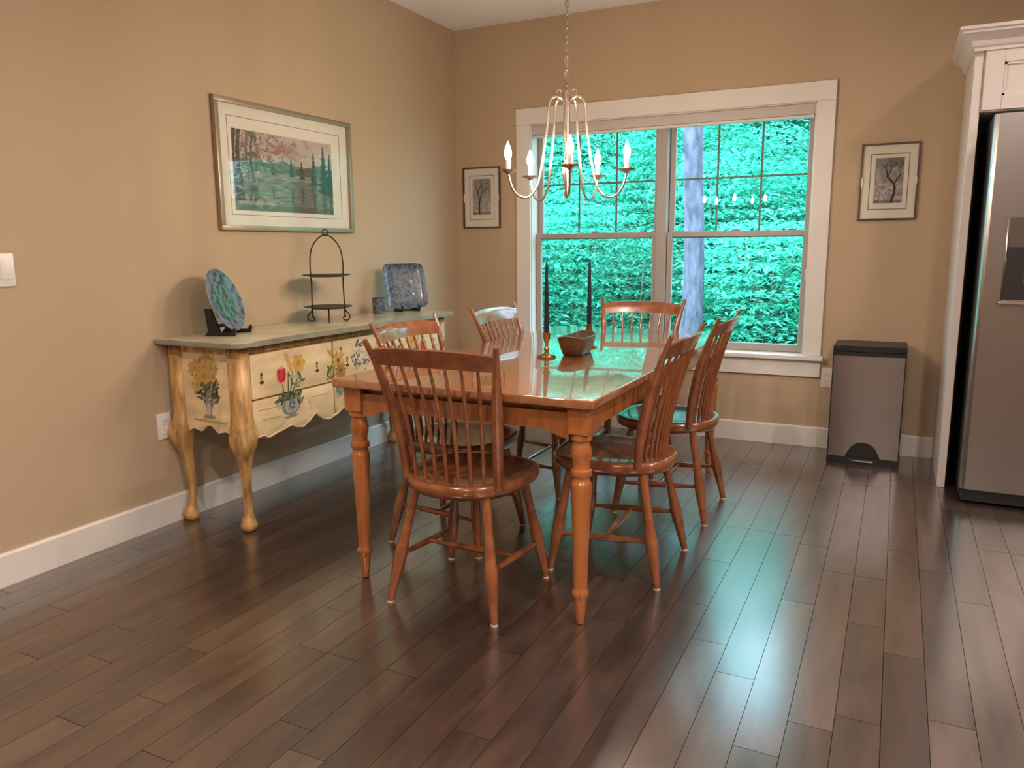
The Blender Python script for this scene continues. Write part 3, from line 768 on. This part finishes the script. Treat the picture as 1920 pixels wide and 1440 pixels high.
# round blue-green plate leaning on black stand
tl = R(-72)
pl = empty('round_plate', (.190, -2.335, SZ+.016), 0, 'round blue-green glazed plate propped up at the near end of the sideboard', 'plate')
pr = Matrix.Translation((-.046, 0, .135)) @ Matrix.Rotation(R(20), 4, 'Z') @ Matrix.Rotation(R(71), 4, 'Y')
bm = bmesh.new(); lathe_bm(bm, [(0,-.010),(.070,-.010),(.142,.006),(.146,.009),(.142,.012),(.100,.002),(.085,-.003),(0,-.004)], 40, pr)
obj('plate_body', me_bm('plate_body', bm, True, 50), M['blueplate'], pl)
bm = bmesh.new(); lathe_bm(bm, [(0,-.0038),(.084,-.0028),(.090,.0004),(.086,.0002),(0,-.0030)], 36, pr)
obj('plate_well', me_bm('plate_well', bm, True), M['blueteal'], pl)
def easel(x, y, rz, label, h, wd, deep):
    e = empty('plate_easel', (x, y, SZ), rz, label, 'plate stand', 'black plate easels')
    for s in (-1, 1):
        poly = [(-deep,0),(.055,0),(.062,.030),(.052,.036),(.042,.014),(-.01,.014),(-deep*.55,h),(-deep*.9,h),(-deep*.75,.02)]
        prism('side_bracket', poly, s*wd-.006, s*wd+.006, M['blackw'], e, MY, .002)
    box('crossbar', -deep*.62-.006, -deep*.62+.006, -wd, wd, .03, .046, M['blackw'], e, .002)
    box('crossbar', -.02, -.008, -wd, wd, .002, .013, M['blackw'], e, .002)
    return e
easel(.175, -2.335, R(20), 'black wooden easel holding the round blue-green plate', .12, .080, .085)
# square plate
pl = empty('square_plate', (.205, -.965, SZ+.016), R(-32), 'square dark slate-blue plate with rounded corners standing near the corner', 'plate')
bm = bmesh.new(); rings = []
def sq(h, z, q=.28, n=44):
    r = []
    for i in range(n):
        a = 2*PI*i/n; c, s = math.cos(a), math.sin(a); r.append(Vector((h*math.copysign(abs(c)**q, c), h*math.copysign(abs(s)**q, s), z)))
    return r
pm = Matrix.Translation((-.034, 0, .134)) @ Matrix.Rotation(R(75), 4, 'Y')
for h, z in ((.095,-.012),(.110,-.010),(.133,.006),(.137,.011),(.133,.013),(.112,-.002),(.100,-.005),(.03,-.005)): rings.append([bm.verts.new(pm @ v) for v in sq(h, z)])
for A, B in zip(rings, rings[1:]):
    for i in range(44): bm.faces.new((A[i], A[(i+1)%44], B[(i+1)%44], B[i]))
bm.faces.new(rings[0][::-1]); bm.faces.new(rings[-1])
obj('plate_body', me_bm('plate_body', bm, True, 50), M['navyplate'], pl)
easel(.195, -.958, R(-32), 'black wooden easel holding the square slate-blue plate', .10, .055, .07)
# small cup
cp = empty('cup', (.150, -1.185, SZ), 0, 'small dark slate-blue cup beside the square plate', 'cup')
lathe('cup_body', [(0,0),(.030,0),(.034,.004),(.036,.085),(.035,.090),(.032,.088),(.030,.010),(0,.008)], M['navyplate'], cp, 24)
lathe('rim', [(.034,.086),(.037,.088),(.036,.093),(.033,.092),(.034,.086)], M['black'], cp, 24)
# two-tier stand
ts = empty('tiered_stand', (.185, -1.672, SZ), R(40), 'two-tier bronze wire serving stand with arched handle on the sideboard', 'serving stand')
for z in (.072, .236): lathe('tray', [(0,z-.004),(.085,z-.004),(.098,z),(.124,z+.006),(.124,z+.009),(.097,z+.004),(.084,z),(0,z)], M['iron'], ts, 36)
hp = [(-.082,0,.02),(-.082,0,.10),(-.080,0,.20),(-.083,0,.30),(-.072,0,.375),(-.040,0,.425),(0,0,.445),(.040,0,.425),(.072,0,.375),(.083,0,.30),(.080,0,.20),(.082,0,.10),(.082,0,.02)]
tube('handle_loop', spline(hp, 6), .0038, M['iron'], ts, 7)
tube('finial_ring', [(.014*math.cos(a), 0, .459+.014*math.sin(a)) for a in [2*PI*i/16 for i in range(17)]], .0028, M['iron'], ts, 6)
for a in (0, PI/2, PI, 3*PI/2):
    c, s = math.cos(a), math.sin(a)
    f = [(.082,.068),(.090,.050),(.104,.034),(.106,.016),(.094,.005),(.080,.006),(.074,.016),(.080,.026),(.088,.024)]
    tube('scroll_foot', spline([(r*c, r*s, z) for r, z in f], 5), .0036, M['iron'], ts, 6)

# ------------------------------------------------------------------ pictures
def picture(name, Mw, W, H, fw, mats, prt, label, fm, depth=.022, group=None):
    """Mw maps local (a right, b up, c out of wall) with origin at picture centre"""
    e = empty(name); e.matrix_world = Mw; tag(e, label, 'picture', group)
    def bx(nm, a0, a1, b0, b1, c0, c1, mt, bev=.003):
        bm = bmesh.new(); bbox(bm, a0, a1, b0, b1, c0, c1, bev, 2 if bev else 1); return obj(nm, me_bm(nm, bm, bev > 0, 40), mt, e)
    h, v = W/2, H/2
    bx('frame_rail', -h, h, v-fw, v, .001, depth, fm); bx('frame_rail', -h, h, -v, -v+fw, .001, depth, fm)
    bx('frame_stile', -h, -h+fw, -v+fw, v-fw, .001, depth, fm); bx('frame_stile', h-fw, h, -v+fw, v-fw, .001, depth, fm)
    bx('mat_board', -h+fw*.8, h-fw*.8, -v+fw*.8, v-fw*.8, .002, .006, M['mat'], 0)
    for (x0, x1, y0, y1, t) in mats:     # dark reveal lines cut in the mat
        bm = bmesh.new()
        for q in ((x0, x1, y0, y0+t), (x0, x1, y1-t, y1), (x0, x0+t, y0, y1), (x1-t, x1, y0, y1)): bbox(bm, q[0], q[1], q[2], q[3], .006, .0068)
        obj('mat_reveal', me_bm('mat_reveal', bm), M['mat2'], e)
    x0, x1, y0, y1, fn, nu, nv = prt
    print_grid('print', nu, nv, fn, Matrix.Translation((x0, y0, .0075)) @ Matrix.Diagonal((x1-x0, y1-y0, 1, 1)), M['print'], e)
    bx('glass', -h+fw*.8, h-fw*.8, -v+fw*.8, v-fw*.8, depth*.55, depth*.55+.002, M['pglass'], 0)
    return e
def mixc(a, b, t): t = max(0, min(1, t)); return tuple(x+(y-x)*t for x, y in zip(a, b))
def nz(u, v, s, k=0): return .5+.5*noise.fractal((u*s, v*s, k), 1.0, 2.0, 4)
def spruce(u, v, cx, base, top, wd):
    if v < base or v > top: return False
    t = (v-base)/(top-base); ww = wd*(1-t)*(1+.35*math.sin(t*46)) + .004
    return abs(u-cx) < ww
def landscape(u, v):
    n1, n2, n3 = nz(u, v, 6, 1), nz(u, v, 16, 2), nz(u*.5, v*2, 22, 3)
    sky = mixc((.62,.52,.46), (.50,.42,.36), n1)
    c = sky
    if v > .62: c = mixc(c, (.26,.16,.12), (n2-.45)*3 if u < .45 else (n2-.62)*3)
    d = math.hypot((u-.50)/.16, (v-.83)/.11)
    if d < 1.15: c = mixc(c, (.40,.15,.11), (1.15-d)*1.3*(n2+.1))
    if u < .60 and v > .55: c = mixc(c, (.10,.08,.07), max(0, nz(u*1.6, v, 30, 8)-.50)*4*(1-u))
    edge = .60 + .08*n1 + .06*math.sin(u*17)*.5
    if .46 < v < edge: c = mixc((.03,.07,.05), (.22,.28,.20), n2*1.1)
    if .44 < v < .60 and .55 < u < .80: c = mixc(c, (.12,.07,.055), .7)
    if .40 < v <= .50: c = mixc((.10,.15,.11), (.38,.40,.33), n3*1.1)
    if v <= .42: c = mixc((.07,.12,.095), (.30,.34,.29), n3*1.2)
    if v <= .42 and .55 < u < .80: c = mixc(c, (.14,.10,.08), .5)
    if v < .30 and u < .42 and v < .26-.30*(u-.05): c = mixc((.50,.44,.36), (.12,.16,.10), n2*1.2)
    if v < .08: c = mixc(c, (.05,.06,.05), .5)
    for cx, b, t, wd in ((.66,.46,.70,.022), (.79,.40,.84,.035), (.90,.30,.95,.05), (.97,.28,.86,.04), (.36,.48,.64,.02), (.55,.48,.72,.02)):
        if spruce(u, v, cx, b, t, wd): c = mixc((.018,.045,.038), (.06,.11,.09), n2)
        if spruce(u, 2*.40-v, cx, b, t, wd*.9): c = mixc(c, (.04,.07,.06), .6)
    for cx, ww, cc in ((.055,.020,(.09,.06,.05)), (.13,.013,(.16,.13,.11)), (.175,.010,(.10,.08,.07)), (.015,.018,(.06,.05,.04))):
        if abs(u-cx-.012*math.sin(v*7)) < ww*(1.1-.3*v) and v > .12: c = mixc(cc, (.38,.34,.30), (n2-.5)*1.4)
    if u < .22: c = mixc(c, (.05,.09,.06), max(0, n1-.48)*2.4)
    return tuple(v_*.78 for v_ in c)
MWL = lambda y, z: Matrix(((0,0,1,0),(1,0,0,y),(0,1,0,z),(0,0,0,1)))
pw_, ph_ = .985, .602
picture('framed_landscape', MWL(-1.708, 1.5895), pw_, ph_, .024, [(-.408,.408,-.228,.226,.003)], (-.384,.335,-.205,.170,landscape,200,120), 'large framed lakeside forest landscape print above the sideboard', M['frame'], .026)
def bare_tree(seed, ph):
    segs = []
    rr = random.Random(seed)
    def grow(x, y, a, L, w_, d):
        x1, y1 = x+L*math.cos(a), y+L*math.sin(a)*.62; segs.append((x, y, x1, y1, w_))
        if d:
            for k_ in range(2 if d < 3 else 2): grow(x1, y1, a+(-1)**k_*rr.uniform(.25,.75)+rr.uniform(-.15,.15), L*rr.uniform(.62,.85), w_*.62, d-1)
    if ph == 0: grow(.36, .0, 1.55, .62, .045, 4)
    else:
        segs.extend([(.62,.0,.72,.25,.050),(.72,.25,.70,.42,.045),(.70,.42,.45,.58,.038),(.45,.58,.42,.68,.030)]); grow(.42,.68,1.9,.16,.022,2); grow(.70,.44,1.0,.34,.026,3); grow(.45,.58,1.2,.3,.022,3)
    def fn(u, v):
        n1, n2 = nz(u, v, 5, seed), nz(u, v, 13, seed+4)
        c = mixc((.16,.145,.135), (.36,.33,.31), n1*1.1)
        if v < .45: c = mixc(c, (.48,.45,.42), max(0, n2-.42)*3)
        if v < .06: c = mixc(c, (.07,.06,.06), .6)
        if ph and v > .8: c = mixc(c, (.10,.095,.09), .5)
        for x0, y0, x1, y1, w_ in segs:
            dx, dy = x1-x0, (y1-y0)*1.6; L2 = dx*dx+dy*dy
            t = max(0, min(1, ((u-x0)*dx+(v-y0)*1.6*dy)/L2)); d = math.hypot(u-x0-t*dx, (v-y0)*1.6-t*dy)
            if d < w_: return (.028,.022,.020)
        return c
    return fn
MWB = lambda x, z: Matrix(((1,0,0,x),(0,0,-1,0),(0,1,0,z),(0,0,0,1)))
for x, lab, fn in ((.205, 'small framed black-and-white bare tree print left of the window', bare_tree(4, 0)), (2.760, 'small framed black-and-white curved tree print right of the window', bare_tree(9, 1))):
    sm = picture('framed_tree_print', MWB(x, 1.541), .292, .414, .010, [(-.098,.098,-.150,.152,.005)], (-.072,.072,-.115,.128,fn,48,84), lab, M['framedk'], .018, 'small tree prints on the back wall')
    for s in (-1, 1):
        bm = bmesh.new(); prism_bm(bm, [(s*.130,-.030),(s*.136,-.030),(s*.1395,-.012),(s*.1395,.012),(s*.136,.030),(s*.130,.030)], .0105, .0192)
        obj('mat_tab', me_bm('mat_tab', bm), M['mat'], sm)

# ------------------------------------------------------------------ wall plates
def wall_plate(name, Mw, W, H, kind, label, cat, group=None):
    e = empty(name); e.matrix_world = Mw; tag(e, label, cat, group)
    def bx(nm, a0, a1, b0, b1, c0, c1, mt, bev, par=e):
        bm = bmesh.new(); bbox(bm, a0, a1, b0, b1, c0, c1, bev, 2 if bev else 1); return obj(nm, me_bm(nm, bm, bev > 0, 40), mt, par)
    bx('cover_plate', -W/2, W/2, -H/2, H/2, 0, .006, M['plate_white'], .002)
    if kind == 'switch':
        for a in (-.023, .023):
            bx('rocker', a-.0165, a+.0165, -.033, .033, .005, .010, M['plate_white'], .002)
    else:
        for b in (-.020, .020):
            rc = bx('receptacle', -.017, .017, b-.0145, b+.0145, .005, .008, M['plate_white'], .003)
            for a in (-.006, .006): bx('slot', a-.001, a+.001, b-.003, b+.006, .0078, .0083, M['slot'], 0, rc)
    return e
wall_plate('light_switch', MWL(-3.218, 1.134), .116, .116, 'switch', 'white double rocker light switch on the left wall', 'light switch')
wall_plate('wall_outlet', MWL(-2.590, .441), .072, .114, 'outlet', 'white wall outlet beside the near end of the sideboard', 'outlet', 'white wall outlets')
wall_plate('wall_outlet', MWB(2.510, .425), .072, .114, 'outlet', 'white wall outlet between the window and the steel bin', 'outlet', 'white wall outlets')

# ------------------------------------------------------------------ pedal bin
bn = empty('pedal_bin', (2.734, -.185, 0), 0, 'brushed steel pedal bin with black lid beside the window', 'bin')
def rr_poly(hx, y0, y1, bow, n=14):
    P_ = []
    for i in range(n+1):
        t = -1+2*i/n; P_.append((hx*t, y0 - bow*(1-abs(t)**2.6)))
    return P_ + [(hx, y1), (-hx, y1)]
HB = .183
# body: bowed front shell with the arched pedal recess left open
poly = rr_poly(HB-.004, -.128, .135, .012)
bm = bmesh.new(); prism_bm(bm, rr_poly(HB-.010, -.116, .130, .010), .030, .598); obj('inner_bucket', me_bm('inner_bucket', bm), M['black'], bn)
n = 28; XS = [-(HB-.004)+2*(HB-.004)*i/n for i in range(n+1)]
def front_y(x): return -.128 - .012*(1-abs(x/(HB-.004))**2.6)
AW, AH, AZ = .082, .092, .036
bm = bmesh.new(); cols_ = []
for x in XS:
    zl = AZ + (AH*math.sqrt(max(0, 1-(x/AW)**2)) if abs(x) < AW else 0)
    zl = max(zl, .040)
    cols_.append([bm.verts.new((x, front_y(x), zl+(.612-zl)*j/6)) for j in range(7)])
for A, B in zip(cols_, cols_[1:]):
    for j in range(6): bm.faces.new((A[j], B[j], B[j+1], A[j+1]))
for s, edge in ((-1, cols_[0]), (1, cols_[-1])):
    bk = [bm.verts.new((s*(HB-.004), .135, v.co.z)) for v in edge]
    for j in range(6): bm.faces.new((edge[j], edge[j+1], bk[j+1], bk[j]))
    if s == -1: bk0 = bk
for j in range(6): bm.faces.new((bk0[j], bk0[j+1], bk[j+1], bk[j]))
shell = obj('steel_shell', me_bm('steel_shell', bm, True, 40), M['steel2'], bn)
prism('rim', rr_poly(HB, -.134, .138, .013), .606, .626, M['black'], bn, Matrix(), .003)
prism('lid', rr_poly(HB-.001, -.134, .138, .013), .629, .660, M['black'], bn, Matrix(), .006)
prism('base', rr_poly(HB, -.130, .136, .012), 0, .038, M['black'], bn, Matrix(), .004)
arch = [(AW*1.02*math.cos(PI*i/20), .036+AH*1.02*math.sin(PI*i/20)) for i in range(21)]
prism('pedal_recess', arch, -.122, -.118, M['black'], bn, MY)
prism('pedal', [(-.070,-.132),(-.055,-.150),(0,-.158),(.055,-.150),(.070,-.132),(.06,-.10),(-.06,-.10)], .020, .028, M['chrome'], bn, Matrix(), .002)
for s in (-1, 1): box('side_trim', s*(HB-.0045)-.003, s*(HB-.0045)+.003, -.131, -.118, .04, .606, M['black'], bn, .001)

# ------------------------------------------------------------------ refrigerator in its white enclosure
X0 = 3.088; XP = X0+.037; XE = XP+.945; YP = -.588; ZP = 2.075
ce = empty('refrigerator_cabinet', (X0, 0, 0), 0, 'white painted cabinet surround with crown moulding around the refrigerator', 'cabinet')
def cbx(*a, **k): o = box(*a, **k); o.parent = ce; o.location -= Vector((X0,0,0)); return o
cbx('side_panel', X0, XP, YP, -.001, 0, ZP, M['cabin'], None, .002)
cbx('side_panel', XE, XE+.037, YP, -.001, 0, ZP, M['cabin'], None, .002)
cbx('cabinet_box', XP, XE, YP+.004, -.001, 1.795, ZP, M['cabin'], None, 0)
def shaker(x0, x1, z0, z1):
    d = empty('door', (0,0,0)); d.parent = ce; d.location = (-X0, 0, 0)
    y1, y0 = YP+.003, YP-.019; s = .075
    box('stile', x0, x0+s, y0, y1, z0, z1, M['cabin'], d, .002); box('stile', x1-s, x1, y0, y1, z0, z1, M['cabin'], d, .002)
    box('rail', x0+s, x1-s, y0, y1, z0, z0+.06, M['cabin'], d, .002); box('rail', x0+s, x1-s, y0, y1, z1-.06, z1, M['cabin'], d, .002)
    box('panel', x0+s-.004, x1-s+.004, y0+.012, y1, z0+.056, z1-.056, M['cabin'], d, 0)
    bm = bmesh.new(); q = .010
    for a in ((x0+s, x1-s, z0+.06, z0+.06+q), (x0+s, x1-s, z1-.06-q, z1-.06), (x0+s, x0+s+q, z0+.06, z1-.06), (x1-s-q, x1-s, z0+.06, z1-.06)): bbox(bm, a[0], a[1], y0+.005, y1, a[2], a[3])
    obj('panel_bead', me_bm('panel_bead', bm), M['cabin'], d)
xm_ = (XP+XE)/2
shaker(XP+.006, xm_-.002, 1.800, 2.064); shaker(xm_+.002, XE-.006, 1.800, 2.064)
# crown: profile swept along left side, front and right side with mitres
cpf = [(0,0),(.006,0),(.006,.012),(.014,.020),(.022,.040),(.045,.062),(.062,.070),(.062,.080),(.072,.084),(.072,.098),(0,.098)]
bm = bmesh.new(); st = []
for (bx_, by_, nx_, ny_) in ((X0, -.001, -1, 0), (X0, YP-.02, -1, -1), (XE+.037, YP-.02, 1, -1), (XE+.037, -.001, 1, 0)):
    st.append([bm.verts.new((bx_+nx_*o_-X0, by_+ny_*o_, ZP-.015+z_)) for o_, z_ in cpf])
for A, B in zip(st, st[1:]):
    for i in range(len(cpf)): j = (i+1) % len(cpf); bm.faces.new((A[i], A[j], B[j], B[i]))
bm.faces.new(st[0]); bm.faces.new(st[-1][::-1])
obj('crown_moulding', me_bm('crown_moulding', bm), M['cabin'], ce)

FX0 = 3.168; FX1 = FX0+.86; FY = -.86
fr = empty('refrigerator', (FX0, 0, 0), 0, 'stainless side-by-side refrigerator with black sides and water dispenser', 'refrigerator')
def fbx(*a, **k): o = box(*a, **k); o.parent = fr; o.location -= Vector((FX0,0,0)); return o
fbx('body', FX0+.004, FX1-.004, FY+.075, -.04, .03, 1.755, M['black'], None, .003)
fbx('toe_grille', FX0+.01, FX1-.01, FY+.04, FY+.10, .012, .075, M['black'], None, .003)
for q in range(4): fbx('foot', FX0+(.03 if q % 2 else .79), FX0+(.07 if q % 2 else .83), FY+(.10 if q < 2 else .68), FY+(.14 if q < 2 else .72), 0, .035, M['black'], None, 0)
def fdoor(a, b):
    pf = [(a,FY+.068),(a,FY+.018),(a+.006,FY+.006),(a+.018,FY)] + [(a+.018+(b-a-.036)*i/10, FY-.006*math.sin(PI*i/10)) for i in range(1,10)] + [(b-.018,FY),(b-.006,FY+.006),(b,FY+.018),(b,FY+.068)]
    d = prism('door', [(x_-FX0, y_) for x_, y_ in pf], .080, 1.748, M['steel'], fr); return d
xs_ = FX0+.375
d1 = fdoor(FX0, xs_-.003); d2 = fdoor(xs_+.003, FX1)
def hnd(x, par):
    bm = bmesh.new(); tube_bm(bm, spline([(x-FX0,FY-.006,.62),(x-FX0,FY-.05,.66),(x-FX0,FY-.055,1.05),(x-FX0,FY-.05,1.45),(x-FX0,FY-.006,1.49)], 5), .011, 10)
    obj('handle', me_bm('handle', bm, True), M['chrome'], par)
hnd(xs_-.045, d1); hnd(xs_+.045, d2)
DX0, DX1 = FX0+.090-FX0, FX0+.300-FX0
def dbx(nm, x0, x1, y0, y1, z0, z1, mt, bev=.003): o = box(nm, x0, x1, y0, y1, z0, z1, mt, d1, bev); return o
M['disp'] = plain('dispenser_panel', (.085,.07,.06), .3); M['dispd'] = plain('dispenser_recess', (.018,.017,.018), .35)
dbx('dispenser_frame', DX0-.006, DX1+.006, FY-.014, FY-.004, .945, 1.318, M['steel'], .005)
dbx('dispenser_control_panel', DX0, DX1, FY-.019, FY-.013, 1.182, 1.310, M['disp'])
dbx('dispenser_recess', DX0, DX1, FY-.0165, FY-.013, .958, 1.180, M['dispd'])
dbx('dispenser_paddle', DX0+.07, DX0+.14, FY-.022, FY-.016, 1.02, 1.12, M['disp'])
dbx('dispenser_tray', DX0-.014, DX1+.014, FY-.034, FY-.012, .936, .952, M['chrome'], .004)

# ------------------------------------------------------------------ chandelier
CX, CY = 1.558, -1.762
ch = empty('chandelier', (CX, CY, CEIL), 0, 'five-arm candle chandelier of brushed metal hanging over the table', 'chandelier')
lathe('ceiling_canopy', [(0,0),(.062,0),(.060,-.012),(.040,-.026),(.012,-.034),(.008,-.045),(0,-.046)], M['pewter'], ch, 24)
zt = 1.862-CEIL
lk_pts = [(.0085*math.cos(a), 0, .0165*math.sin(a)) for a in [2*PI*i/14 for i in range(15)]]
bm = bmesh.new(); tube_bm(bm, lk_pts, .0021, 5); lkm = me_bm('chain_link', bm, True); lkm.materials.append(M['pewter'])
z = -.055; i = 0
while z > zt+.012:
    obj('chain_link', lkm, None, ch, (0,0,z), (0,0,(PI/2 if i % 2 else 0)+.4)); z -= .0270; i += 1
tube('lamp_cord', [(.002*math.sin(q), .002*math.cos(q*1.3), -.04+(zt+.05)*q/30) for q in range(31)], .0016, M['pewter'], ch, 5)
def zl(z): return z-CEIL
lathe('column', [(0,zl(1.862)),(.006,zl(1.860)),(.009,zl(1.850)),(.006,zl(1.842)),(.015,zl(1.828)),(.017,zl(1.815)),(.012,zl(1.800)),(.013,zl(1.76)),(.016,zl(1.70)),(.014,zl(1.66)),(.009,zl(1.63)),(.008,zl(1.56)),(.013,zl(1.535)),(.018,zl(1.510)),(.017,zl(1.490)),(.010,zl(1.455)),(.007,zl(1.435)),(.010,zl(1.422)),(.006,zl(1.408)),(.0,zl(1.398))], M['pewter'], ch, 16)
tube('top_ring', [(.012*math.cos(a), 0, zl(1.872)+.012*math.sin(a)) for a in [2*PI*q/14 for q in range(15)]], .0025, M['pewter'], ch, 6)
RA = .256; A0 = math.atan2(CAM[1]-CY, CAM[0]-CX) + R(3)
arm_p = [(.010,1.775),(.018,1.800),(.042,1.812),(.066,1.803),(.078,1.772),(.084,1.70),(.096,1.62),(.110,1.53),(.130,1.452),(.165,1.408),(.208,1.408),(.240,1.443),(RA,1.496)]
curl_p = [(.008,1.79),(.022,1.832),(.038,1.838),(.043,1.823),(.033,1.814)]
for k in range(5):
    a = A0 + k*2*PI/5; c, s = math.cos(a), math.sin(a)
    P3 = lambda pts: [(r*c, r*s, zl(z)) for r, z in pts]
    ar = tube('arm', spline(P3(arm_p), 6), .0050, M['pewter'], ch, 8)
    tube('arm_scroll', spline(P3(curl_p), 5), .0032, M['pewter'], ar, 6)
    T = Matrix.Translation((RA*c, RA*s, zl(1.496)))
    lathe('drip_pan', [(0,0),(.008,.0),(.014,.006),(.033,.012),(.038,.018),(.034,.017),(.013,.012),(0,.012)], M['pewter'], ar, 20, M=T)
    lathe('candle_sleeve', [(0,.012),(.0105,.012),(.0105,.060),(0,.060)], M['sleeve'], ar, 14, M=T)
    lathe('bulb', [(0,.060),(.008,.061),(.013,.072),(.0148,.084),(.012,.100),(.006,.116),(.0025,.126),(0,.130)], M['bulb'], ar, 14, M=T)

# ------------------------------------------------------------------ daylight portal in the window opening (guides sampling only)
pd = bpy.data.lights.new('window_portal', 'AREA'); pd.shape = 'RECTANGLE'; pd.size = WX1-WX0; pd.size_y = WZ1-WZ0
pd.cycles.is_portal = True
po = bpy.data.objects.new('window_portal', pd); col.objects.link(po)
po.location = ((WX0+WX1)/2, .145, (WZ0+WZ1)/2); po.rotation_euler = (R(-90), 0, 0)
